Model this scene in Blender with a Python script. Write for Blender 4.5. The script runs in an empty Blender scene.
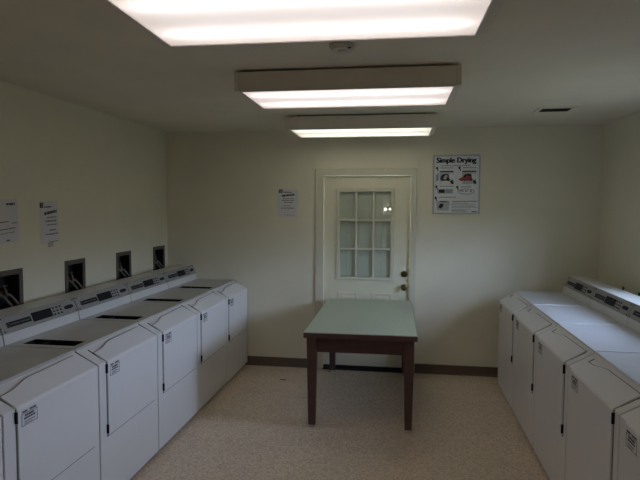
import bpy, bmesh, math, random
from mathutils import Vector, Matrix
random.seed(7)
S = bpy.context.scene
COL = S.collection
PI = math.pi

# ------------------------------------------------------------------ helpers
def lin(r, g, b):
    f = lambda c: (c/255/12.92) if c/255 <= .04045 else ((c/255+.055)/1.055)**2.4
    return (f(r), f(g), f(b), 1)

def mat(name, col, rough=.5, metal=0, spec=.5, var=0, vscale=8, bump=0, bscale=40, dirt=None, dscale=3):
    m = bpy.data.materials.new(name); m.use_nodes = True
    nt = m.node_tree; N = nt.nodes; L = nt.links
    p = N['Principled BSDF']
    p.inputs['Roughness'].default_value = rough
    p.inputs['Metallic'].default_value = metal
    p.inputs['Specular IOR Level'].default_value = spec
    c = tuple(col) if len(col) == 4 else (*col, 1)
    p.inputs['Base Color'].default_value = c
    tc = N.new('ShaderNodeTexCoord')
    if var or dirt:
        n = N.new('ShaderNodeTexNoise'); n.inputs['Scale'].default_value = vscale; n.inputs['Detail'].default_value = 5
        L.new(tc.outputs['Object'], n.inputs['Vector'])
        r = N.new('ShaderNodeValToRGB')
        r.color_ramp.elements[0].position = .3; r.color_ramp.elements[1].position = .7
        r.color_ramp.elements[0].color = (*[x*(1-var) for x in c[:3]], 1)
        r.color_ramp.elements[1].color = (*[min(1, x*(1+var)) for x in c[:3]], 1)
        L.new(n.outputs['Fac'], r.inputs['Fac'])
        out = r.outputs['Color']
        if dirt:
            n2 = N.new('ShaderNodeTexNoise'); n2.inputs['Scale'].default_value = dscale; n2.inputs['Detail'].default_value = 7
            n2.inputs['Roughness'].default_value = .65
            L.new(tc.outputs['Object'], n2.inputs['Vector'])
            r2 = N.new('ShaderNodeValToRGB')
            r2.color_ramp.elements[0].position = .54; r2.color_ramp.elements[0].color = (0, 0, 0, 1)
            r2.color_ramp.elements[1].position = .8; r2.color_ramp.elements[1].color = (.8, .8, .8, 1)
            L.new(n2.outputs['Fac'], r2.inputs['Fac'])
            mx = N.new('ShaderNodeMix'); mx.data_type = 'RGBA'
            L.new(r2.outputs['Color'], mx.inputs['Factor']); L.new(out, mx.inputs['A'])
            mx.inputs['B'].default_value = (*dirt[:3], 1)
            out = mx.outputs['Result']
        L.new(out, p.inputs['Base Color'])
    if bump:
        n = N.new('ShaderNodeTexNoise'); n.inputs['Scale'].default_value = bscale; n.inputs['Detail'].default_value = 4
        L.new(tc.outputs['Object'], n.inputs['Vector'])
        b = N.new('ShaderNodeBump'); b.inputs['Strength'].default_value = bump; b.inputs['Distance'].default_value = .01
        L.new(n.outputs['Fac'], b.inputs['Height']); L.new(b.outputs['Normal'], p.inputs['Normal'])
    return m

def emit(name, col, strength):
    m = bpy.data.materials.new(name); m.use_nodes = True
    nt = m.node_tree; nt.nodes.remove(nt.nodes['Principled BSDF'])
    e = nt.nodes.new('ShaderNodeEmission'); e.inputs['Color'].default_value = (*col, 1); e.inputs['Strength'].default_value = strength
    nt.links.new(e.outputs[0], nt.nodes['Material Output'].inputs['Surface'])
    return m

class MB:
    """collects shapes, links them as ONE mesh object"""
    def __init__(self): self.bm = bmesh.new()
    def poly(self, verts, faces):
        vs = [self.bm.verts.new(v) for v in verts]
        for f in faces:
            try: self.bm.faces.new([vs[i] for i in f])
            except ValueError: pass
        return self
    def box(self, x0, x1, y0, y1, z0, z1):
        v = [(x, y, z) for x in (x0, x1) for y in (y0, y1) for z in (z0, z1)]
        return self.poly(v, [(0,1,3,2),(4,6,7,5),(0,4,5,1),(2,3,7,6),(0,2,6,4),(1,5,7,3)])
    def prism(self, pts, a, b, axis='y'):
        """extrude a 2D outline between a and b on the axis; pts are the two other coordinates in order"""
        def P(p, t): return {'y': (p[0], t, p[1]), 'x': (t, p[0], p[1]), 'z': (p[0], p[1], t)}[axis]
        n = len(pts)
        v = [P(p, a) for p in pts] + [P(p, b) for p in pts]
        f = [tuple(range(n)), tuple(range(2*n-1, n-1, -1))] + [(i, (i+1) % n, n+(i+1) % n, n+i) for i in range(n)]
        return self.poly(v, f)
    def taper(self, x, y, z0, z1, w0, w1):
        v = [(x+sx*w/2, y+sy*w/2, z) for z, w in ((z0, w0), (z1, w1)) for sx, sy in ((-1,-1),(1,-1),(1,1),(-1,1))]
        return self.poly(v, [(3,2,1,0),(4,5,6,7)]+[(i, (i+1) % 4, 4+(i+1) % 4, 4+i) for i in range(4)])
    def tube(self, pts, r, n=10):
        pts = [Vector(p) for p in pts]; rings = []
        up = Vector((0, 0, 1))
        for i, p in enumerate(pts):
            d = (pts[min(i+1, len(pts)-1)] - pts[max(i-1, 0)]).normalized()
            a = d.cross(up)
            if a.length < .05: a = d.cross(Vector((0, 1, 0)))
            a.normalize(); b = d.cross(a)
            rings.append([self.bm.verts.new(p + r*(math.cos(2*PI*k/n)*a + math.sin(2*PI*k/n)*b)) for k in range(n)])
        for A, B in zip(rings, rings[1:]):
            for k in range(n): self.bm.faces.new((A[k], A[(k+1) % n], B[(k+1) % n], B[k]))
        self.bm.faces.new(rings[0][::-1]); self.bm.faces.new(rings[-1])
        return self
    def lathe(self, prof, c, axis='z', n=24):
        """prof: (radius, height along axis) list"""
        def P(r, h, a):
            u, w = r*math.cos(a), r*math.sin(a)
            return {'z': (c[0]+u, c[1]+w, c[2]+h), 'y': (c[0]+u, c[1]+h, c[2]+w), 'x': (c[0]+h, c[1]+u, c[2]+w)}[axis]
        rings = [[self.bm.verts.new(P(max(r, 1e-4), h, 2*PI*k/n)) for k in range(n)] for r, h in prof]
        for A, B in zip(rings, rings[1:]):
            for k in range(n): self.bm.faces.new((A[k], A[(k+1) % n], B[(k+1) % n], B[k]))
        self.bm.faces.new(rings[0][::-1]); self.bm.faces.new(rings[-1])
        return self
    def ring(self, u0, u1, v0, v1, wd, d0, d1, axis='y'):
        """one-piece rectangular frame of width wd, from depth d0 to d1 on the axis"""
        P = (lambda u, v, d: (u, d, v)) if axis == 'y' else (lambda u, v, d: (d, u, v))
        o_ = [(u0, v0), (u1, v0), (u1, v1), (u0, v1)]; i_ = [(u0+wd, v0+wd), (u1-wd, v0+wd), (u1-wd, v1-wd), (u0+wd, v1-wd)]
        v = [P(*p, d) for d in (d0, d1) for r in (o_, i_) for p in r]
        f = []
        for k in range(4):
            n = (k+1) % 4
            f += [(k, n, 4+n, 4+k), (8+k, 12+k, 12+n, 8+n), (k, 8+k, 8+n, n), (4+k, 4+n, 12+n, 12+k)]
        return self.poly(v, f)
    def build(self, name, m, parent=None, bevel=0, seg=2, smooth=False, loc=None):
        bmesh.ops.recalc_face_normals(self.bm, faces=self.bm.faces)
        me = bpy.data.meshes.new(name); self.bm.to_mesh(me); self.bm.free()
        me.materials.append(m)
        if smooth:
            for p in me.polygons: p.use_smooth = True
        o = bpy.data.objects.new(name, me); COL.objects.link(o)
        if parent: o.parent = parent
        if loc: o.location = loc
        if bevel:
            b = o.modifiers.new('bevel', 'BEVEL'); b.width = bevel; b.segments = seg; b.limit_method = 'ANGLE'; b.angle_limit = .5
        return o

def tag(o, label=None, cat=None, group=None, kind=None):
    if label: o['label'] = label
    if cat: o['category'] = cat
    if group: o['group'] = group
    if kind: o['kind'] = kind
    return o

def thing(name, label, cat, loc=(0, 0, 0), rz=0, group=None):
    o = bpy.data.objects.new(name, None); COL.objects.link(o); o.empty_display_size = .1
    o.location = loc; o.rotation_euler = (0, 0, rz)
    return tag(o, label, cat, group)

def struct(o): o['kind'] = 'structure'; return o

def copy_tree(o, parent=None):
    c = o.copy(); COL.objects.link(c)
    if parent: c.parent = parent
    for ch in list(o.children): copy_tree(ch, c)
    return c

def text_mesh(name, body, size, m, parent, loc, rot, thick=.0006, bold=.0, width=None):
    cu = bpy.data.curves.new(name, 'FONT'); cu.body = body; cu.size = size; cu.extrude = thick/2; cu.offset = bold
    t = bpy.data.objects.new(name, cu); COL.objects.link(t)
    dg = bpy.context.evaluated_depsgraph_get(); dg.update()
    me = bpy.data.meshes.new_from_object(t.evaluated_get(dg))
    bpy.data.objects.remove(t)
    if width:
        xs = [v.co.x for v in me.vertices]; k = width/(max(xs)-min(xs)); x0 = min(xs)
        for v in me.vertices: v.co.x = (v.co.x-x0)*k
    me.materials.clear(); me.materials.append(m)
    o = bpy.data.objects.new(name, me); COL.objects.link(o)
    o.parent = parent; o.location = loc; o.rotation_euler = rot
    return o

# ------------------------------------------------------------------ measures
XWL, XWR, YB, YR, ZC = -2.593, 1.939, 5.74, -1.0, 2.561
XL, XR = -1.660, .932          # fronts of the two machine rows
P = .74                        # pitch of the machines

# ------------------------------------------------------------------ materials
M = {}
M['wall'] = mat('wall_paint', (.83, .785, .625), .55, var=.03, vscale=2.5, bump=.06, bscale=60)
M['ceil'] = mat('ceiling_paint', (.83, .765, .635), .8, var=.03, vscale=3, bump=.12, bscale=90)
M['trim'] = mat('trim_paint', (.71, .68, .54), .4, var=.03)
M['door'] = mat('door_paint', (.82, .785, .61), .4, var=.03, vscale=4)
M['base'] = mat('vinyl_base', (.135, .095, .072), .45, var=.12, vscale=6)
M['black'] = mat('black_rubber', (.012, .012, .013), .5, var=.05)
M['enamel'] = mat('white_enamel', (.79, .775, .77), .28, var=.012, vscale=5)
M['top'] = mat('top_enamel', (.66, .665, .69), .30, var=.03, vscale=7)
M['wtop'] = mat('washer_top_enamel', (.52, .505, .465), .3, var=.06, vscale=7)  # darker, browner enamel for the washer tops
M['riser'] = mat('riser_enamel', (.68, .67, .65), .35, var=.01)
M['edgeglint'] = mat('white_edge_glint', (.86, .86, .88), .3, var=.01)  # extra pale so the strip reads as an edge catching light
M['panel'] = mat('panel_grey', (.31, .30, .275), .45, var=.03)
M['dark'] = mat('dark_plastic', (.014, .013, .014), .55, spec=.2, var=.05)
M['display'] = mat('display_dark', (.012, .012, .014), .5, spec=.15, var=.05)
M['recess'] = mat('dark_cavity', (.02, .018, .018), .6, var=.2)  # the darkness of gaps and recesses put into the colour
M['seam'] = mat('grey_gasket', (.16, .16, .17), .6, var=.05)
M['ink'] = mat('print_black', (.02, .02, .022), .6, var=.05)
M['greyink'] = mat('print_grey', (.20, .20, .21), .6, var=.05)
M['paper'] = mat('paper_white', (.72, .70, .72), .6, var=.02)
M['label'] = mat('label_white', (.70, .70, .71), .4, var=.02)
M['brandgrey'] = mat('brand_lettering_grey', (.13, .13, .13), .6, spec=.2, var=.02)
M['laminate'] = mat('mint_laminate', (.45, .515, .40), .35, var=.05, vscale=30)
M['tabwood'] = mat('brown_wood', (.090, .040, .034), .4, var=.2, vscale=12)
M['steel'] = mat('steel', (.55, .54, .52), .35, metal=1, var=.04)
M['brass'] = mat('aged_brass', (.16, .12, .08), .38, metal=1, var=.1)
M['boxmetal'] = mat('box_frame_brown', (.115, .098, .082), .5, var=.08)
M['hose'] = mat('hose_grey', (.17, .155, .135), .5, var=.1, vscale=30)
M['housing'] = mat('fixture_housing', (.80, .72, .61), .5, var=.03)
M['frame'] = mat('lens_frame', (.75, .73, .68), .4, var=.02)
M['fixgap'] = mat('gap_louver_dark', (.035, .03, .025), .7, var=.1)  # dark tone for the shade above the fixtures and for the vent louvers
M['posterframe'] = mat('poster_frame_grey', (.48, .50, .52), .35, var=.03)
M['poster'] = mat('poster_sheet', (.80, .82, .85), .5, var=.02)
M['red'] = mat('print_red', (.40, .06, .07), .5, var=.05)
M['blue'] = mat('print_blue', (.30, .36, .48), .5, var=.05)
M['pgrey'] = mat('print_light_grey', (.50, .51, .53), .5, var=.05)
M['blind'] = mat('blind_slats', (.86, .85, .74), .5, var=.02)
M['leaf'] = mat('dry_leaf', (.05, .03, .018), .7, var=.2, vscale=30)
M['plastic'] = mat('aged_white_plastic', (.5, .47, .41), .5, var=.03)
M['detector'] = mat('detector_plastic', (.62, .58, .50), .5, var=.03)
M['pipe'] = mat('dark_iron', (.05, .035, .025), .6, var=.2, vscale=30)

def floor_material():
    m = bpy.data.materials.new('speckled_vinyl'); m.use_nodes = True
    nt = m.node_tree; N = nt.nodes; L = nt.links; p = N['Principled BSDF']
    tc = N.new('ShaderNodeTexCoord')
    def noise(sc, det, lo, hi, c0, c1):
        n = N.new('ShaderNodeTexNoise'); n.inputs['Scale'].default_value = sc; n.inputs['Detail'].default_value = det
        L.new(tc.outputs['Object'], n.inputs['Vector'])
        r = N.new('ShaderNodeValToRGB'); e = r.color_ramp.elements
        e[0].position, e[1].position, e[0].color, e[1].color = lo, hi, c0, c1
        L.new(n.outputs['Fac'], r.inputs['Fac']); return r.outputs['Color']
    v = N.new('ShaderNodeTexVoronoi'); v.inputs['Scale'].default_value = 95
    L.new(tc.outputs['Object'], v.inputs['Vector'])
    r = N.new('ShaderNodeValToRGB'); r.color_ramp.interpolation = 'CONSTANT'
    e = r.color_ramp.elements
    e[0].position = 0; e[0].color = (.50, .44, .355, 1)
    e[1].position = .3; e[1].color = (.42, .37, .30, 1)
    for pos, c in ((.55, (.545, .485, .395, 1)), (.75, (.36, .315, .255, 1)), (.86, (.46, .405, .325, 1))):
        x = e.new(pos); x.color = c
    sep = N.new('ShaderNodeSeparateColor'); L.new(v.outputs['Color'], sep.inputs[0]); L.new(sep.outputs[0], r.inputs['Fac'])
    mx = N.new('ShaderNodeMix'); mx.data_type = 'RGBA'; mx.blend_type = 'MULTIPLY'; mx.inputs['Factor'].default_value = 1
    L.new(r.outputs['Color'], mx.inputs['A'])
    L.new(noise(2.2, 5, .3, .75, (1.43, 1.31, 1.22, 1), (1.60, 1.47, 1.37, 1)), mx.inputs['B'])
    L.new(mx.outputs['Result'], p.inputs['Base Color'])
    p.inputs['Roughness'].default_value = .5
    return m
M['floor'] = floor_material()

def glass_material():
    m = bpy.data.materials.new('window_glass'); m.use_nodes = True
    nt = m.node_tree; N = nt.nodes; L = nt.links; N.remove(N['Principled BSDF'])
    t = N.new('ShaderNodeBsdfTransparent'); t.inputs[0].default_value = (.93, .96, .95, 1)
    g = N.new('ShaderNodeBsdfGlossy'); g.inputs['Roughness'].default_value = .015
    lw_ = N.new('ShaderNodeLayerWeight')
    pw_ = N.new('ShaderNodeMath'); pw_.operation = 'POWER'; L.new(lw_.outputs['Facing'], pw_.inputs[0]); pw_.inputs[1].default_value = 4
    f = N.new('ShaderNodeMath'); f.operation = 'MULTIPLY_ADD'; L.new(pw_.outputs[0], f.inputs[0]); f.inputs[1].default_value = .9; f.inputs[2].default_value = .045
    x = N.new('ShaderNodeMixShader')
    L.new(f.outputs[0], x.inputs[0]); L.new(t.outputs[0], x.inputs[1]); L.new(g.outputs[0], x.inputs[2])
    L.new(x.outputs[0], N['Material Output'].inputs['Surface'])
    return m
M['glass'] = glass_material()
SKY = 62
LENS = .22
def lens_material(name, col):
    """acrylic lens: glows evenly and also passes on the light of the tubes behind it"""
    m = bpy.data.materials.new(name); m.use_nodes = True
    nt = m.node_tree; nt.nodes.remove(nt.nodes['Principled BSDF'])
    e = nt.nodes.new('ShaderNodeEmission'); e.inputs['Color'].default_value = (*col, 1); e.inputs['Strength'].default_value = LENS
    t = nt.nodes.new('ShaderNodeBsdfTranslucent'); t.inputs['Color'].default_value = (.8, .8, .8, 1)
    a = nt.nodes.new('ShaderNodeAddShader')
    nt.links.new(e.outputs[0], a.inputs[0]); nt.links.new(t.outputs[0], a.inputs[1])
    nt.links.new(a.outputs[0], nt.nodes['Material Output'].inputs['Surface'])
    return m
M['lens'] = lens_material('fluorescent_lens', (1.0, .90, .89))
M['lensfar'] = lens_material('fluorescent_lens_warm', (1.0, .985, .86))
M['tube'] = emit('fluorescent_tube', (1.0, .90, .865), 3.7)
M['tubefar'] = emit('fluorescent_tube_warm', (1.0, .975, .83), 3.6)
M['reflector'] = mat('white_reflector', (.62, .62, .60), .5)
M['bulb'] = emit('bulb_glow', (1.0, .95, .85), 30)

# ------------------------------------------------------------------ room shell
T = .22
o = MB().box(XWL-T, XWR+T, YR-T, YB+T, -.12, 0).build('floor', M['floor']); struct(o)
o = MB().box(XWL-T, XWR+T, YR-T, YB+T, ZC, ZC+.12).build('ceiling', M['ceil']); struct(o)
o = MB().box(XWL-T, XWR+T, YR-T, YR, 0, ZC).build('wall_rear', M['wall']); struct(o)

def wall_cells(fixed, a, z, holes, axis):
    """wall made of thick cells that leave the holes (a0,a1,z0,z1) open"""
    As = sorted({a[0], a[1], *[h[0] for h in holes], *[h[1] for h in holes]})
    mb = MB()
    for a0, a1 in zip(As, As[1:]):
        cuts = [z[0]] + sorted(sum([[h[2], h[3]] for h in holes if h[0] <= a0+1e-6 and h[1] >= a1-1e-6], [])) + [z[1]]
        for k in range(0, len(cuts), 2):
            if axis == 'x': mb.box(fixed[0], fixed[1], a0, a1, cuts[k], cuts[k+1])
            else: mb.box(a0, a1, fixed[0], fixed[1], cuts[k], cuts[k+1])
    return mb
BOXY = [3.245, 3.993, 4.762, 5.513]
BW, BZ0, BZ1 = .135, 1.035, 1.32
holes = [(y-BW+.012, y+BW-.012, BZ0+.012, BZ1-.012) for y in BOXY]
o = wall_cells((XWL-T, XWL), (YR, YB), (0, ZC), holes, 'x').build('wall_left', M['wall']); struct(o)
WY0, WY1, WZ0, WZ1 = 3.58, 4.28, 1.26, 1.98
o = wall_cells((XWR, XWR+T), (YR, YB), (0, ZC), [(WY0, WY1, WZ0, WZ1)], 'x').build('wall_right', M['wall']); struct(o)
DX0, DX1, DZ1 = -.832, .087, 2.08
o = wall_cells((YB, YB+T), (XWL-T, XWR+T), (0, ZC), [(DX0, DX1, 0, DZ1)], 'y').build('wall_back', M['wall']); struct(o)
CL0, CR1, CZ = -.915, .145, 2.15
for nm, x0, x1 in (('baseboard_back_left', XWL, CL0), ('baseboard_back_right', CR1, XWR)):
    o = MB().prism([(YB, 0), (YB-.016, 0), (YB-.010, .012), (YB-.007, .018), (YB-.007, .094), (YB-.003, .1), (YB, .1)], x0, x1, 'x').build(nm, M['base']); struct(o)
# door casing
mb = MB()
mb.box(CL0, DX0+.004, YB-.022, YB, 0, DZ1).box(DX1-.004, CR1, YB-.022, YB, 0, DZ1).box(CL0, CR1, YB-.022, YB, DZ1-.004, CZ)
o = mb.build('trim_1', M['trim'], bevel=.004); struct(o)

# window in the right wall, beside the camera's field of view
w = MB()
w.box(XWR+.13, XWR+.18, WY0, WY0+.05, WZ0, WZ1).box(XWR+.13, XWR+.18, WY1-.05, WY1, WZ0, WZ1)
w.box(XWR+.13, XWR+.18, WY0, WY1, WZ0, WZ0+.05).box(XWR+.13, XWR+.18, WY0, WY1, WZ1-.05, WZ1)
w.box(XWR+.14, XWR+.17, (WY0+WY1)/2-.02, (WY0+WY1)/2+.02, WZ0, WZ1)
win = struct(w.build('window_1', M['trim']))
MB().box(XWR+.153, XWR+.157, WY0+.04, WY1-.04, WZ0+.04, WZ1-.04).build('window_pane', M['glass'], win)
MB().box(XWR-.04, XWR+.13, WY0-.04, WY1+.04, WZ0-.03, WZ0).build('window_sill', M['trim'], win, bevel=.004)

# ------------------------------------------------------------------ the door
yf = YB+.012                                      # front face of the slab
LX0, LX1, LZ0, LZ1 = -.665, -.115, 1.0, 1.915      # glazed opening
d = wall_cells((yf, yf+.044), (DX0+.004, DX1-.004), (.04, DZ1-.004), [(LX0, LX1, LZ0, LZ1)], 'y')
d.box(LX0-.01, LX1+.01, yf+.040, yf+.044, LZ0-.01, LZ1+.01)
door = struct(d.build('door_1', M['door']))
# raised moulding round the glazing and the nine lights
MB().ring(LX0-.03, LX1+.03, LZ0-.03, LZ1+.03, .036, yf-.014, yf+.002).build('glazing_frame', M['trim'], door, bevel=.005)
lw, lh = (LX1-LX0)/3, (LZ1-LZ0)/3
mb = MB()
for k in (1, 2):
    mb.box(LX0+k*lw-.012, LX0+k*lw+.012, yf-.008, yf+.006, LZ0, LZ1)
    mb.box(LX0, LX1, yf-.0075, yf+.0055, LZ0+k*lh-.012, LZ0+k*lh+.012)
mb.build('muntin', M['trim'], door, bevel=.003)
MB().box(LX0-.004, LX1+.004, yf+.0065, yf+.0095, LZ0-.004, LZ1+.004).build('pane', M['glass'], door)
mb = MB(); n = 46
for k in range(n):
    z = LZ0+.012+(LZ1-LZ0-.02)*k/n
    mb.prism([(yf+.0200, z), (yf+.0190, z+.001), (yf+.0285, z+.0195), (yf+.0295, z+.0185)], LX0+.003, LX1-.003, 'x')
mb.box(LX0+.09, LX0+.094, yf+.0165, yf+.0175, LZ0+.01, LZ1-.01).box(LX1-.094, LX1-.09, yf+.0165, yf+.0175, LZ0+.01, LZ1-.01)
mb.build('blind', M['blind'], door)
for x0, x1 in ((-.672, -.462), (-.312, -.098)):
    mb = MB()
    z0, z1 = .22, .838
    mb.ring(x0, x1, z0, z1, .022, yf-.006, yf+.002)
    v = [(x0+.05, yf-.008, z0+.05), (x1-.05, yf-.008, z0+.05), (x1-.05, yf-.008, z1-.05), (x0+.05, yf-.008, z1-.05),
         (x0+.03, yf+.001, z0+.03), (x1-.03, yf+.001, z0+.03), (x1-.03, yf+.001, z1-.03), (x0+.03, yf+.001, z1-.03)]
    mb.poly(v, [(0,1,2,3), (0,4,5,1), (1,5,6,2), (2,6,7,3), (3,7,4,0)])
    mb.build('raised_panel', M['door'], door, bevel=.003)
kx = .026
kn = MB().lathe([(.0, 0), (.034, 0), (.034, -.006), (.028, -.010), (.012, -.013), (.011, -.034), (.022, -.040), (.028, -.052), (.028, -.060), (.022, -.068), (.010, -.071), (0, -.071)], (kx, yf, .905), 'y').build('door_knob', M['brass'], door, smooth=True)
MB().lathe([(0, 0), (.032, 0), (.032, -.008), (.026, -.014), (.012, -.016), (0, -.016)], (kx, yf, 1.045), 'y').box(kx-.005, kx+.005, yf-.034, yf-.012, 1.027, 1.063).build('deadbolt', M['brass'], door)
MB().box(DX0+.005, DX1-.005, yf-.006, yf+.03, .012, .044).build('door_sweep', M['black'], door)
o = MB().prism([(YB-.03, 0), (YB-.026, .008), (YB, .012), (YB+T, .012), (YB+T, 0)], DX0, DX1, 'x').build('trim_2', M['black']); struct(o)

# ------------------------------------------------------------------ ceiling light fixtures
FX0, FX1, FZ = -.972, .285, 2.431
def fixture(label, y0, y1, lens, tilt=0, dx=0, dz=0):
    cx, cy = (FX0+FX1)/2, (y0+y1)/2
    hx, hy = (FX1-FX0)/2, (y1-y0)/2
    t = thing('ceiling_light', label, 'ceiling light', (cx+dx, cy, FZ+dz), tilt, 'box fluorescent fixtures in a line on the ceiling')
    h = ZC-FZ-dz
    mb = MB()                                    # hollow housing: four skirts and a back
    mb.prism([(-hy, .012), (-hy, h-.012), (-hy+.02, h-.012), (-hy+.02, .012)], -hx, hx, 'x')
    mb.prism([(hy, .012), (hy, h-.012), (hy-.02, h-.012), (hy-.02, .012)], -hx, hx, 'x')
    mb.box(-hx, hx, -hy+.02, hy-.02, h-.03, h-.012)
    MB().box(-hx+.004, hx-.004, -hy+.021, hy-.021, h-.036, h-.031).build('reflector', M['reflector'], t)
    mb.build('housing', M['housing'], t, bevel=.003)
    for s in (-1, 1):
        MB().box(min(s*hx, s*(hx+.034)), max(s*hx, s*(hx+.034)), -hy+.004, hy-.004, .006, h-.012).build('end_cap', M['housing'], t, bevel=.004)
    MB().box(-hx+.06, hx-.06, -hy+.05, hy-.05, h-.0125, h).build('gap_shade_plate', M['fixgap'], t)  # dark plate draws the shaded gap between housing and ceiling
    fr = MB()
    fr.box(-hx, hx, -hy, -hy+.010, 0, .012).box(-hx, hx, hy-.010, hy, 0, .012)
    fr.box(-hx, -hx+.010, -hy+.010, hy-.010, 0, .012).box(hx-.010, hx, -hy+.010, hy-.010, 0, .012)
    fr.build('lens_frame', M['frame'], t)
    ls = MB(); n = 24                            # shallow bowed acrylic lens
    v = []; f = []
    for i in range(n+1):
        yy = -hy+.010+(2*hy-.020)*i/n
        zz = .004
        v += [(-hx+.010, yy, zz), (hx-.010, yy, zz)]
    for i in range(n): f.append((2*i, 2*i+1, 2*i+3, 2*i+2))
    ls.poly(v, f).build('diffuser', M['lensfar' if lens else 'lens'], t)
    for k in (-1, 1):
        MB().tube([(-hx+.05, k*hy*.5, .047), (hx-.05, k*hy*.5, .047)], .019, 12).build('tube', M['tubefar' if lens else 'tube'], t, smooth=True)
    return t
fixture('fluorescent box light nearest the camera, running off the top of the photo', 1.63, 2.225, False, math.radians(1.1), dz=-.014)
fixture('middle fluorescent box light on the ceiling, between the near and far ones', 3.185, 3.765, False, math.radians(.5))
f3 = fixture('small looking far fluorescent box light closest to the door wall', 4.79, 5.37, True, math.radians(.3), dx=-.035)

# smoke detector, vent
t = thing('smoke_detector', 'round smoke detector on ceiling between the near and middle lights', 'smoke detector', (-.307, 2.77, ZC))
MB().lathe([(0, 0), (.070, 0), (.070, -.010), (.064, -.013), (.062, -.020), (.054, -.027), (0, -.029)], (0, 0, 0)).build('shell', M['detector'], t, smooth=False)
MB().lathe([(0, -.0285), (.024, -.0285), (.022, -.034), (0, -.035)], (0, 0, 0)).build('sensor_cap', M['detector'], t)
MB().box(.030, .046, -.050, -.042, -.0305, -.026).build('indicator_window', M['dark'], t)

t = thing('ceiling_vent', 'small dark slotted air vent on the ceiling at right', 'vent', (1.235, 4.78, ZC))
mb = MB()
mb.box(-.15, .15, -.12, -.085, -.010, 0).box(-.15, .15, .085, .12, -.010, 0).box(-.15, -.115, -.085, .085, -.010, 0).box(.115, .15, -.085, .085, -.010, 0)
mb.build('vent_frame', M['ceil'], t, bevel=.003)
MB().box(-.115, .115, -.085, .085, -.003, -.001).build('vent_cavity', M['recess'], t)
for k in range(5):
    y = -.068+.034*k
    MB().prism([(y-.012, -.009), (y-.010, -.010), (y+.010, -.004), (y+.008, -.0032)], -.115, .115, 'x').build('louver', M['fixgap'], t)

# ------------------------------------------------------------------ washing machines and dryers
# local frame: front towards +x at x=0, back at -x, width along y (label side at -y)
W2 = (P-.009)/2
ZF, XRG, ZT = .858, -.145, .945
SL = math.hypot(XRG, ZT-ZF); SX, SZ = XRG/SL, (ZT-ZF)/SL      # up-slope direction
NX, NZ = SZ, -SX                                              # outward normal of the slope
BK = -.875
DY0, DY1, DZ0 = -.29, .31, .425

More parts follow.
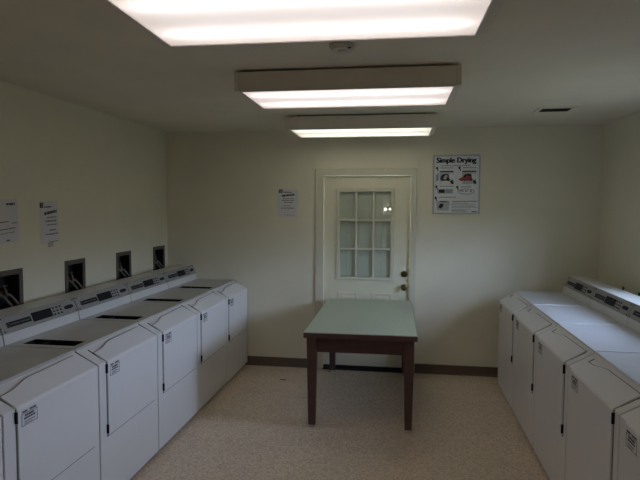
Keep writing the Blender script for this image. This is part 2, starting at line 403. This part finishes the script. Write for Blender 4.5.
def make_machine(kind):
    washer = kind == 'washer'
    r = thing('washing_machine' if washer else 'clothes_dryer', '', 'washing machine' if washer else 'dryer')
    b = -.010
    e = .012
    # cabinet: sides + front
    prof = [(b-.02, .03), (b, .034), (b, ZF-.004), (b-.004, ZF), (XRG-e*.9, ZT-e*.55), (BK, ZT-e*.55-.024), (BK, .03)]
    if washer: prof = [(b-.02, .03), (b, .034), (b, ZF-.004), (b-.004, ZF), (XRG-e*.9, ZT-.012), (XRG-.03, ZT-.034), (BK, ZT-.034), (BK, .03)]
    MB().prism(prof, -W2, W2, 'y').build('cabinet', M['enamel'], r, bevel=.004)
    MB().box(BK+.02, b-.035, -W2+.01, W2-.01, 0, .03).build('plinth', M['black'], r)
    # top
    x0, x1 = BK, XRG-.004
    top = MB()
    if washer:
        hx0, hx1, hy0, hy1 = -.525, -.195, -W2+.055, -W2+.172
        for (a, c_, p, q) in ((x0, hx0, -W2, W2), (hx1, x1, -W2, W2), (hx0, hx1, -W2, hy0), (hx0, hx1, hy1, W2)):
            top.box(a, c_, p, q, ZT-.03, ZT)
        bmesh.ops.remove_doubles(top.bm, verts=top.bm.verts, dist=1e-5)
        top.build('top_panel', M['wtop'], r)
        tr = MB()
        tr.box(hx0+.001, hx1-.001, hy0+.001, hy1-.001, ZT-.0335, ZT-.030)
        tr.box(hx0+.001, hx0+.006, hy0+.001, hy1-.001, ZT-.03, ZT-.001).box(hx1-.006, hx1-.001, hy0+.001, hy1-.001, ZT-.03, ZT-.001)
        tr.box(hx0+.006, hx1-.006, hy0+.001, hy0+.006, ZT-.03, ZT-.001).box(hx0+.006, hx1-.006, hy1-.006, hy1-.001, ZT-.03, ZT-.001)
        tray = tag(tr.build('detergent_tray', M['dark'], r), 'black open detergent slot')
        MB().box(hx0+.10, hx0+.106, hy0+.006, hy1-.006, ZT-.030, ZT-.006).build('divider', M['dark'], tray)
    else:
        top.box(x0, x1, -W2, W2, ZT-.024, ZT)
        top.build('top_panel', M['top'], r, bevel=.006, seg=3)
    # door: one bent panel, S-shaped upper edge
    def s_end(y):
        ks = [(-.29, .098), (-.235, .100), (-.06, .133), (.31, .138)]
        for (ya, sa), (yb, sb) in zip(ks, ks[1:]):
            if y <= yb+1e-9:
                u = (y-ya)/(yb-ya); u = u*u*(3-2*u); return sa+(sb-sa)*u
        return ks[-1][1]
    n = 30; D = MB(); out = []; inn = []
    fr = .014
    for i in range(n+1):
        y = DY0+(DY1-DY0)*i/n; se = s_end(y)
        pts = [((0, DZ0), (1, 0)), ((0, ZF-fr), (1, 0))]
        for k in (1, 2, 3):                       # rounded fold
            u = k/4; ax = Vector((0, ZF-fr)); bx = Vector((0, ZF)); cx = Vector((SX*fr, ZF+SZ*fr))
            q = ax*(1-u)**2+bx*2*u*(1-u)+cx*u*u
            nn = Vector((1, 0)).lerp(Vector((NX, NZ)), u).normalized(); pts.append(((q.x, q.y), (nn.x, nn.y)))
        for s in (fr, se*.6, se): pts.append(((SX*s, ZF+SZ*s), (NX, NZ)))
        out.append([D.bm.verts.new((p[0], y, p[1])) for p, q in pts])
        inn.append([D.bm.verts.new((p[0]-.012*q[0], y, p[1]-.012*q[1])) for p, q in pts])
    R = len(out[0])
    for i in range(n):
        for j in range(R-1):
            D.bm.faces.new((out[i][j], out[i+1][j], out[i+1][j+1], out[i][j+1]))
            D.bm.faces.new((inn[i][j], inn[i][j+1], inn[i+1][j+1], inn[i+1][j]))
        D.bm.faces.new((out[i][0], inn[i][0], inn[i+1][0], out[i+1][0]))
        D.bm.faces.new((out[i][-1], out[i+1][-1], inn[i+1][-1], inn[i][-1]))
    for c_ in (0, n):
        for j in range(R-1): D.bm.faces.new((out[c_][j], out[c_][j+1], inn[c_][j+1], inn[c_][j]))
    door = D.build('door', M['enamel'], r, bevel=.0025)
    # dark gasket line round the door, standing just proud of the cabinet
    g = MB()
    g.box(b-.001, b+.0025, DY0-.004, DY1+.004, DZ0-.008, DZ0+.004)
    for y in (DY0, DY1):
        g.box(b-.001, b+.0025, y-.004, y+.004, DZ0-.004, ZF-.004)
        g.prism([(b+.0025, ZF-.005), (b-.004, ZF-.006), (SX*.135+b*.5, ZF+SZ*.135-.009), (SX*.135+b*.5+.003*NX, ZF+SZ*.135-.006)], y-.003, y+.003, 'y')
    for i in range(n):                            # along the S-shaped upper edge
        ya, yb = DY0+(DY1-DY0)*i/n, DY0+(DY1-DY0)*(i+1)/n; sa, sb = s_end(ya), s_end(yb)
        c8 = [(SX*(q+d)+NX*t, y, ZF+SZ*(q+d)+NZ*t) for t in (-.009, -.0035) for (y, q, d) in ((ya, sa, 0), (yb, sb, 0), (yb, sb, .0045), (ya, sa, .0045))]
        g.poly(c8, [(0, 3, 2, 1), (4, 5, 6, 7), (0, 1, 5, 4), (2, 3, 7, 6), (1, 2, 6, 5), (3, 0, 4, 7)])
    g.build('door_gasket', M['seam'], r)
    sl = .009                                     # added dark strip drawing the shaded gap to the next machine
    MB().prism([(b-sl, .04), (b-sl, ZF-sl*.5), (XRG-sl*.6, ZT-sl*1.5), (BK+.05, ZT-sl*1.5), (BK+.05, .04)], W2, W2+.0088, 'y').build('gap_shade_strip', M['recess' if washer else 'seam'], r)
    if not washer: MB().box(BK+.05, XRG-.02, W2-.010, W2+.0085, ZT-.013, ZT+.0035).build('edge_glint_strip', M['edgeglint'], r, bevel=.003)  # added pale strip stands in for the lit edge between tops
    hs = -1 if washer else 1
    hy = DY0-.006 if hs < 0 else DY1+.006
    for z in (.818, .465):
        MB().box(b-.001, .0035, hy-.0035, hy+.0035, z-.026, z+.026).build('hinge', M['dark'], r, bevel=.0015)
    # small instruction label near the label-side top corner
    ly = DY0+.022
    lb = tag(MB().box(-.0005, .0008, ly, ly+.105, .766, .838).build('sticker', M['label'], door), 'small printed sticker')
    q = MB().ring(ly, ly+.105, .766, .822, .0022, .0004, .0012, 'x')
    for (a, c_, z0, z1) in ((.006, .044, .826, .835), (.054, .099, .826, .835), (.022, .084, .806, .816), (.016, .09, .794, .802), (.018, .086, .781, .785), (.018, .07, .772, .775)):
        y = ly+a
        while y < ly+c_-.004:                     # little letter blocks
            w = random.uniform(.005, .011); q.box(.0004, .0012, y, min(y+w, ly+c_), z0, z1); y += w+.002
    q.build('print', M['ink'], lb)
    # console: white riser, grey control panel leaning back
    xa, xb, xc, z1, z2 = -.590, -.600, -.640, 1.004, 1.098
    MB().prism([(xa, ZT), (xb, z1), (xb-.012, z1), (xc-.010, z2-.002), (xc-.005, z2), (-.80, z2+.004), (-.835, z2-.01), (-.85, ZT)], -W2, W2, 'y').build('console', M['riser'], r, bevel=.003)
    dx, dz = xc-xb, z2-z1; ln = math.hypot(dx, dz); tx, tz = dx/ln, dz/ln; nx, nz = tz, -tx
    def onp(mb, y0, y1, s0, s1, t0, t1):
        c = lambda s, t: (xb-.004+tx*s+nx*t, z1+tz*s+nz*t)
        return mb.prism([c(s0, t0), c(s0, t1), c(s1, t1), c(s1, t0)], y0, y1, 'y')
    pan = onp(MB(), -W2, W2, .0, ln+.001, -.010, .006).build('control_panel', M['panel'], r, bevel=.002)
    onp(MB(), -.315, -.105, .030, .062, .0055, .0075).build('brand_plate', M['dark'], pan)
    q = MB()                                      # round mark and a line of pale lettering
    for k in range(12):
        a0, a1 = 2*PI*k/12, 2*PI*(k+1)/12
        yc, sc, ro, ri = -.298, .046, .0115, .0085
        cc = lambda rr, a: (xb-.004+tx*(sc+rr*math.sin(a))+nx*.0079, yc+rr*math.cos(a), z1+tz*(sc+rr*math.sin(a))+nz*.0079)
        q.poly([cc(ro, a0), cc(ro, a1), cc(ri, a1), cc(ri, a0)], [(0, 1, 2, 3)])
    y = -.280
    while y < -.125:
        w = random.uniform(.006, .012); onp(q, y, y+w, .041, .051, .0074, .0079); y += w+(.010 if abs(y+.22) < .006 else .003)
    q.build('brand_print', M['brandgrey'], pan)
    onp(MB(), -.092, .10, .020, .078, .0055, .0085).build('display', M['display'], pan, bevel=.002)
    for i in range(3):
        for j in range(3):
            y = .122+.036*i; s = .026+.022*j
            onp(MB(), y-.008, y+.008, s-.006, s+.006, .0055, .0095).build('button', M['dark'], pan, bevel=.002)
    q = MB(); pts = []
    for k in range(20):
        a = 2*PI*k/20; cx, cy = math.cos(a), math.sin(a)
        pts.append((.282+.048*math.copysign(abs(cx)**.7, cx), .049+.0135*math.copysign(abs(cy)**.7, cy)))
    v = []
    for t in (.0055, .0095):
        for y, s in pts: v.append((xb-.004+tx*s+nx*t, y, z1+tz*s+nz*t))
    q.poly(v, [tuple(range(19, -1, -1)), tuple(range(20, 40))]+[(i, (i+1) % 20, 20+(i+1) % 20, 20+i) for i in range(20)])
    q.build('card_slot', M['dark'], pan)
    for y in (-W2+.02, W2-.02):
        for s in (.012, ln-.012):
            onp(MB(), y-.005, y+.005, s-.004, s+.004, .0055, .008).build('screw', M['dark'], pan)
    return r

WL = ['white washer at the far end of the left row, its side against the back wall',
      'second washer from the back wall in the left row',
      'third washer from the back wall, mid left row, facing the table',
      'fourth washer from the back wall in the left row, door label seen near its seam',
      'fifth washer from the back wall, large in the lower left of the photo',
      'nearest left row washer, only a sliver showing at the left photo edge']
proto = make_machine('washer')
for i, lab in enumerate(WL):
    o = proto if i == 0 else copy_tree(proto)
    o.location = (XL, 5.732-P*(i+.5), 0); o.rotation_euler = (0, 0, 0)
    tag(o, lab, None, 'row of washers along the left wall')
DL = ['white dryer at the far end of the right row, nearest the back wall',
      'second dryer from the far end of the right row, its console top sunlit',
      'third dryer from the far end of the right row',
      'fourth dryer from the far end of right row, top edge cut by photo border',
      'nearest right row dryer, mostly cut off at the right photo edge']
proto = make_machine('dryer')
for i, lab in enumerate(DL):
    o = proto if i == 0 else copy_tree(proto)
    o.location = (XR, 5.432-P*(i+.5), 0); o.rotation_euler = (0, 0, PI)
    tag(o, lab, None, 'row of dryers along the right wall')

# ------------------------------------------------------------------ recessed water boxes
BL = ['recessed dark water hookup box at the left photo edge, nearest the camera',
      'second recessed water hookup box from the left photo edge',
      'third recessed water hookup box from the left, second from the back corner',
      'recessed water hookup box closest to the back wall corner']
def water_box():
    t = thing('washer_outlet_box', '', 'outlet box')
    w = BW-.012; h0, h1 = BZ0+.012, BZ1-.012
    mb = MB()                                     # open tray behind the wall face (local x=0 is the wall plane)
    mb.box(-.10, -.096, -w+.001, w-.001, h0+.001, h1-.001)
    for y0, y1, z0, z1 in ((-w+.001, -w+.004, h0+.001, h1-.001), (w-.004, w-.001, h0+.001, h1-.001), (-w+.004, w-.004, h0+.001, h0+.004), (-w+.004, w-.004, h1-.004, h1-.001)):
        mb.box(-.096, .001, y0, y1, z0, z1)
    mb.build('tray', M['recess'], t)
    fr = MB().ring(-BW, BW, BZ0, BZ1, .036, .001, .009, 'x')
    fr.build('face_frame', M['boxmetal'], t, bevel=.002)
    for y in (-.035, .03):
        v = MB().tube([(-.095, y, 1.185), (-.05, y, 1.185)], .014).tube([(-.05, y, 1.185), (-.042, y, 1.165), (-.040, y, 1.135)], .012).build('valve', M['brass'], t)
        MB().tube([(-.05, y-.022, 1.208), (-.05, y+.022, 1.208)], .005).tube([(-.05, y, 1.19), (-.05, y, 1.208)], .005).build('valve_handle', M['boxmetal'], v)
        pts = [(-.040, y, 1.138), (-.034, y+.006, 1.150), (-.022, y+.018, 1.140), (-.006, y+.032, 1.112), (.010, y+.044, 1.082), (.019, y+.052, 1.045), (.021, y+.055, .98), (.021, y+.055, .90)]
        sm = []
        for a in range(len(pts)-1):
            p0 = Vector(pts[max(a-1, 0)]); p1 = Vector(pts[a]); p2 = Vector(pts[a+1]); p3 = Vector(pts[min(a+2, len(pts)-1)])
            for k in range(5):
                u = k/5; sm.append(.5*((2*p1)+(-p0+p2)*u+(2*p0-5*p1+4*p2-p3)*u*u+(-p0+3*p1-3*p2+p3)*u**3))
        sm.append(Vector(pts[-1]))
        MB().tube(sm, .009).build('hose', M['hose'], t, smooth=True)
    return t
proto = water_box()
for i, lab in enumerate(BL):
    o = proto if i == 0 else copy_tree(proto)
    o.location = (XWL, BOXY[i], 0)
    tag(o, lab, None, 'recessed water boxes above the washers')

# ------------------------------------------------------------------ table
t = thing('table', 'wooden work table with mint green top, pushed against the door', 'table', (-.325, 4.918, 0), math.radians(.9))
TW, TLn, TZ = .44, .79, .772
MB().box(-TW+.004, TW-.004, -TLn+.004, TLn-.004, TZ-.006, TZ).build('laminate_top', M['laminate'], t, bevel=.0015)
MB().box(-TW, TW, -TLn, TLn, TZ-.046, TZ-.0061).build('top_edge', M['tabwood'], t, bevel=.003)
for s in (-1, 1):
    MB().box(-TW+.07, TW-.07, s*(TLn-.06)-.011, s*(TLn-.06)+.011, TZ-.165, TZ-.046).build('apron', M['tabwood'], t)
    MB().box(s*(TW-.075)-.011, s*(TW-.075)+.011, -TLn+.09, TLn-.09, TZ-.165, TZ-.046).build('apron', M['tabwood'], t)
    for q in (-1, 1):
        lx, ly = s*(TW-.062), q*(TLn-.062)
        lg = MB().taper(lx, ly, .022, TZ-.046, .056, .080).build('leg', M['tabwood'], t, bevel=.003)
        MB().lathe([(0, .022), (.026, .022), (.029, .006), (.027, 0), (0, 0)], (lx, ly, 0), n=16).build('foot_cap', M['plastic'], lg)

# ------------------------------------------------------------------ poster and notices
def wpaper(name, label, cat, w, h, wall, pos, rz=0):
    """flat sheet on a wall; local x to the right, local z up, local -y out of the wall"""
    t = thing(name, label, cat, pos)
    t.rotation_euler = (0, rz, 0) if wall == 'back' else (0, rz, PI/2)
    return t
def words(mb, x0, x1, z0, z1, y, slope=0, lo=.010, hi=.03, gap=.006):
    x = x0
    while x < x1-.004:
        w = random.uniform(lo, hi); xe = min(x+w, x1)
        a, b = (x-x0)*slope, (xe-x0)*slope
        mb.prism([(x, z0+a), (xe, z0+b), (xe, z1+b), (x, z1+a)], y-.0006, y, 'y'); x = xe+gap
    return mb

pw, ph = .472, .604
t = wpaper('poster', 'framed drying instructions poster hanging right of the door', 'poster', pw, ph, 'back', (.541, YB, 1.982), math.radians(-.25))
fr = MB(); hw, hh = pw/2, ph/2
fr.ring(-hw, hw, -hh, hh, .014, -.014, 0)
fr.build('frame', M['posterframe'], t, bevel=.002)
sh = MB().box(-hw+.013, hw-.013, -.008, -.001, -hh+.013, hh-.013).build('sheet', M['poster'], t)
yy = -.008
ttl = text_mesh('title', 'Simple Drying', .075, M['ink'], sh, (-.197, yy-.0006, .224), (PI/2, 0, 0), width=.390)
bmt = bmesh.new()                                 # heavier strokes: the letters thickened sideways
for k in range(5):
    tmp = ttl.data.copy(); tmp.transform(Matrix.Translation(((k-2)*.0022, (k % 2-.5)*.0026, k*.00003))); bmt.from_mesh(tmp); bpy.data.meshes.remove(tmp)
bmt.to_mesh(ttl.data); bmt.free()
q = MB(); words(q, -.15, .14, .188, .196, yy); q.build('subtitle_print', M['greyink'], sh)
def step_badge(x, z):
    mb = MB().lathe([(0, 0), (.012, 0), (.012, -.0007), (0, -.0007)], (x, yy, z), 'y', 12)
    mb.prism([(x-.002, z-.010), (x+.010, z-.008), (x+.016, z-.034), (x+.008, z-.034)], yy-.0006, yy, 'y')
    mb.build('step_badge', M['ink'], sh)
def cap(x0, x1, z):
    q = MB(); words(q, x0, x1, z, z+.009, yy, lo=.006, hi=.016, gap=.004); q.build('caption_print', M['greyink'], sh)
def blob(pts, m, name='picture', k=0):
    MB().prism(pts, yy-.0006-k*.0004, yy, 'y').build(name, m, sh)
def oval(cx, cz, rx, rz, n=18, a0=0): return [(cx+rx*math.cos(2*PI*i/n+a0), cz+rz*math.sin(2*PI*i/n+a0)) for i in range(n)]
for bx, clothes in ((-.195, False), (.030, True)):
    step_badge(bx, .170); cap(bx+.035, bx+.165, .165)
    blob([(bx+.03, .005), (bx+.16, .005), (bx+.168, .13), (bx+.025, .13)], M['pgrey'])
    blob([(bx+.03, .128), (bx+.165, .128), (bx+.165, .140), (bx+.03, .140)], M['ink'], k=1)
    blob(oval(bx+.085, .066, .05, .044), M['ink'], k=1)
    blob(oval(bx+.145, .085, .026, .034), M['poster'], k=2)
    blob([(bx+.13, .03), (bx+.158, .05), (bx+.17, .012), (bx+.158, .0)], M['ink'], k=2)
    blob(oval(bx+.085, .02, .052, .02), M['poster'] if not clothes else M['pgrey'], k=2)
    if clothes: blob([(bx-.01, .05), (bx+.02, .075), (bx+.05, .068), (bx+.075, .094), (bx+.105, .082), (bx+.12, .05), (bx+.07, .046), (bx+.02, .034)], M['red'], k=3)
    else:
        blob([(bx-.008, .03), (bx+.018, .045), (bx+.018, .125), (bx-.008, .10)], M['blue'], k=2)
        blob([(bx+.06, .06), (bx+.085, .10), (bx+.11, .09), (bx+.09, .05)], M['pgrey'], k=3)
step_badge(-.2, -.02); cap(-.165, -.03, -.022)
blob([(-.19, -.092), (-.03, -.092), (-.03, -.044), (-.19, -.044)], M['pgrey'])
blob([(-.175, -.085), (-.115, -.085), (-.115, -.05), (-.175, -.05)], M['ink'], k=1)
blob([(-.102, -.085), (-.04, -.085), (-.04, -.05), (-.102, -.05)], M['blue'], k=1)
step_badge(.01, -.025); cap(.05, .15, -.028)
blob(oval(.10, -.072, .082, .030), M['greyink']); blob(oval(.10, -.072, .076, .024), M['poster'], k=1)
q = MB()
for x in (.045, .07, .10, .12, .15): words(q, x-.008, x+.010, -.07+random.uniform(-.01, .008), -.06+random.uniform(0, .006), yy-.001, lo=.006, hi=.01)
q.build('picture', M['ink'], sh)
step_badge(-.205, -.135); cap(-.17, .0, -.134)
blob([(-.19, -.262), (-.075, -.268), (-.06, -.165), (-.2, -.17)], M['pgrey'])
blob([(-.165, -.178), (-.09, -.178), (-.09, -.168), (-.165, -.168)], M['ink'], k=1)
blob([(-.18, -.235), (-.16, -.195), (-.125, -.195), (-.13, -.225), (-.15, -.245)], M['ink'], k=2)
q = MB(); words(q, -.04, .215, -.176, -.168, yy, lo=.008, hi=.02, gap=.003); q.build('warning_print', M['red'], sh)
q = MB()
for z, x1 in ((-.192, .12), (-.204, .20), (-.222, .19), (-.234, .21), (-.256, .14), (-.268, .10), (-.28, .13)): words(q, -.045, x1, z, z+.005, yy, lo=.006, hi=.018, gap=.003)
q.build('small_print', M['greyink'], sh)
q = MB(); words(q, .155, .212, -.283, -.272, yy, lo=.010, hi=.016, gap=.003); q.build('footer_mark', M['ink'], sh)

def notice(name, label, w, h, wall, pos, rz, rows, skew=0, tape=None):
    t = wpaper(name, label, 'notice', w, h, wall, pos, rz)
    mb = MB(); n = 8; v = []; f = []               # thin sheet flat on the wall
    for i in range(n+1):
        z = h/2-h*i/n; off = -.0016
        v += [(-w/2, off, z), (w/2, off, z), (-w/2, 0, z), (w/2, 0, z)]
    for i in range(n):
        a, c = 4*i, 4*i+4
        f += [(a, a+1, c+1, c), (a+2, c+2, c+3, a+3), (a, c, c+2, a+2), (a+1, a+3, c+3, c+1)]
    f += [(0, 2, 3, 1), (4*n, 4*n+1, 4*n+3, 4*n+2)]
    s = mb.poly(v, f).build('sheet', M['paper'], t)
    for nm, m, items in rows:
        for x0, x1, z0, z1, sl, lo, hi in items:
            q = MB(); off = -.0016
            words(q, x0, x1, z0, z1, off-.0002, sl, lo, hi, .005)
            q.build(nm, M[m], s)
    if tape:
        for x0, x1, z0, z1 in tape: MB().box(x0, x1, -.0022, -.0012, z0, z1).build('tape', M['plastic'], t)
    return t
rows = [('letterhead', 'ink', [(-.10, -.06, .105, .145, 0, .018, .02), (-.05, .045, .112, .122, 0, .012, .03)]),
        ('headline', 'ink', [(-.065, .075, .066, .086, .14, .02, .04)]),
        ('text_line', 'greyink', [(-.055, .06, .046, .054, .03, .012, .04), (-.065, .065, .024, .034, .03, .012, .04), (-.04, .06, .002, .011, .03, .012, .04), (-.04, .03, -.034, -.026, .03, .012, .03), (-.07, .07, -.060, -.050, .03, .012, .04), (-.03, .07, -.128, -.123, 0, .012, .03)])]
notice('paper_sign', 'white paper notice taped to back wall, left of the door', .215, .30, 'back', (-1.222, YB, 1.786), math.radians(2), rows)
rows2 = [('letterhead', 'ink', [(-.10, -.062, .108, .146, 0, .018, .02), (-.052, .03, .108, .118, 0, .012, .03)]),
         ('headline', 'ink', [(-.055, .09, .054, .074, .10, .02, .04)]),
         ('text_line', 'greyink', [(-.03, .085, .030, .038, 0, .012, .04), (-.045, .085, .002, .014, 0, .012, .04), (-.03, .085, -.024, -.016, 0, .012, .04), (-.005, .07, -.066, -.056, 0, .012, .03), (-.055, .09, -.095, -.085, 0, .012, .04), (-.02, .09, -.150, -.145, 0, .012, .03)])]
notice('paper_sign', 'white paper notice on left wall above the second water box', .205, .31, 'left', (XWL, 3.69, 1.628), math.radians(-2.5), rows2, tape=[(-.03, .03, -.185, -.15)])
rows3 = [('headline', 'ink', [(.02, .10, .105, .118, 0, .02, .04)]),
         ('text_line', 'greyink', [(-.11, .03, -.01, -.002, .02, .012, .04), (.06, .11, -.02, -.014, .02, .012, .04), (-.12, .09, -.06, -.052, .03, .012, .05), (-.11, .08, -.085, -.08, .03, .012, .05)]),
         ('footer_print', 'ink', [(0, .03, -.132, -.124, 0, .02, .04)])]
notice('paper_sign', 'white paper notice on left wall cut by the left photo edge', .25, .29, 'left', (XWL, 3.235, 1.645), math.radians(-3), rows3)

# ------------------------------------------------------------------ small things
o = MB()
pts = [(-.032, -.004), (-.02, .006), (-.005, .002), (.012, .008), (.030, .002), (.034, -.008), (.018, -.012), (.002, -.005), (-.018, -.004)]
o.prism([(x, y) for x, y in pts], 0, .004, 'z')
tag(o.build('dry_leaf', M['leaf'], loc=(-1.172, 5.285, 0)), 'tiny dark leaf scrap lying on the floor left of the table', 'leaf')
for y, lab in ((4.93, 'dark pipe end behind the second right row console'), (4.61, 'dark pipe end behind right row consoles, at the right photo edge')):
    t = thing('gas_pipe', lab, 'pipe', (1.868, y, 0), 0, 'pipe ends behind the right consoles')
    MB().tube([(0, 0, 0), (0, 0, 1.06)], .007).build('pipe', M['pipe'], t)
    MB().lathe([(0, 1.058), (.010, 1.058), (.010, 1.074), (.006, 1.080), (0, 1.080)], (0, 0, 0), n=8).build('pipe_cap', M['pipe'], t)
# unseen twin bulb lamp, added so its reflection puts dots in the door glass
t = thing('added_lamp', 'unseen twin bulb lamp added for the dots mirrored in the door glass', 'lamp', (-.326, YR, 1.70))
MB().lathe([(0, 0), (.06, 0), (.06, .012), (.045, .02), (0, .02)], (0, 0, 0), 'y').build('backplate', M['brass'], t)
for s in (-1, 1):
    MB().tube([(0, .018, 0), (s*.03, .035, 0), (s*.05, .055, 0)], .007).build('arm', M['brass'], t)
    MB().lathe([(0, -.03), (.015, -.028), (.028, -.01), (.03, .005), (.024, .022), (.010, .031), (0, .032)], (s*.055, .075, 0), 'y', 16).build('bulb', M['bulb'], t, smooth=True)

# ------------------------------------------------------------------ daylight
wd = bpy.data.worlds.new('sky'); S.world = wd; wd.use_nodes = True
nt = wd.node_tree; bg = nt.nodes['Background']; bg.inputs['Strength'].default_value = SKY
tc = nt.nodes.new('ShaderNodeTexCoord'); sp_ = nt.nodes.new('ShaderNodeSeparateXYZ'); nt.links.new(tc.outputs['Generated'], sp_.inputs[0])
rp = nt.nodes.new('ShaderNodeValToRGB'); rp.color_ramp.interpolation = 'EASE'          # dark ground and trees, bright sky above them
rp.color_ramp.elements[0].position = .02; rp.color_ramp.elements[0].color = (.035, .04, .035, 1)
rp.color_ramp.elements[1].position = .20; rp.color_ramp.elements[1].color = (.52, .65, .98, 1)
for ps_, k_ in ((.36, .62), (.65, .34)):                                                # high sky dimmed to cut the light falling on the dryer tops
    x_ = rp.color_ramp.elements.new(ps_); x_.color = (.52*k_, .65*k_, .98*k_, 1)
nt.links.new(sp_.outputs['Z'], rp.inputs['Fac']); nt.links.new(rp.outputs['Color'], bg.inputs['Color'])
L = bpy.data.lights.new('daylight_portal', 'AREA'); L.shape = 'RECTANGLE'; L.size = WY1-WY0; L.size_y = WZ1-WZ0
L.cycles.is_portal = True
lo = bpy.data.objects.new('daylight_portal', L); COL.objects.link(lo)
lo.location = (XWR+.20, (WY0+WY1)/2, (WZ0+WZ1)/2); lo.rotation_euler = (0, PI/2, 0)
lo.rotation_euler = Matrix(((0, 0, 1), (1, 0, 0), (0, 1, 0))).to_euler()   # local -z looks into the room (-x)

# ------------------------------------------------------------------ camera
f, pit, yaw, rol, hc = 543.3042, .0612, .1502, .0040, 1.7498
cy, sy, cp, sp = math.cos(yaw), math.sin(yaw), math.cos(pit), math.sin(pit)
fw = Vector((-sy*cp, cy*cp, -sp)); rt = Vector((cy, sy, 0)); up = rt.cross(fw)
r2 = math.cos(rol)*rt+math.sin(rol)*up; u2 = -math.sin(rol)*rt+math.cos(rol)*up
cam = bpy.data.cameras.new('camera'); cam.sensor_width = 36; cam.lens = f*36/640; cam.clip_start = .02
co = bpy.data.objects.new('camera', cam); COL.objects.link(co)
mw = Matrix((( r2.x, u2.x, -fw.x, 0), (r2.y, u2.y, -fw.y, 0), (r2.z, u2.z, -fw.z, hc), (0, 0, 0, 1)))
co.matrix_world = mw
S.camera = co

S.view_settings.view_transform = 'Standard'; S.view_settings.look = 'None'
S.view_settings.exposure = .12; S.view_settings.gamma = 1; S.view_settings.use_curve_mapping = False
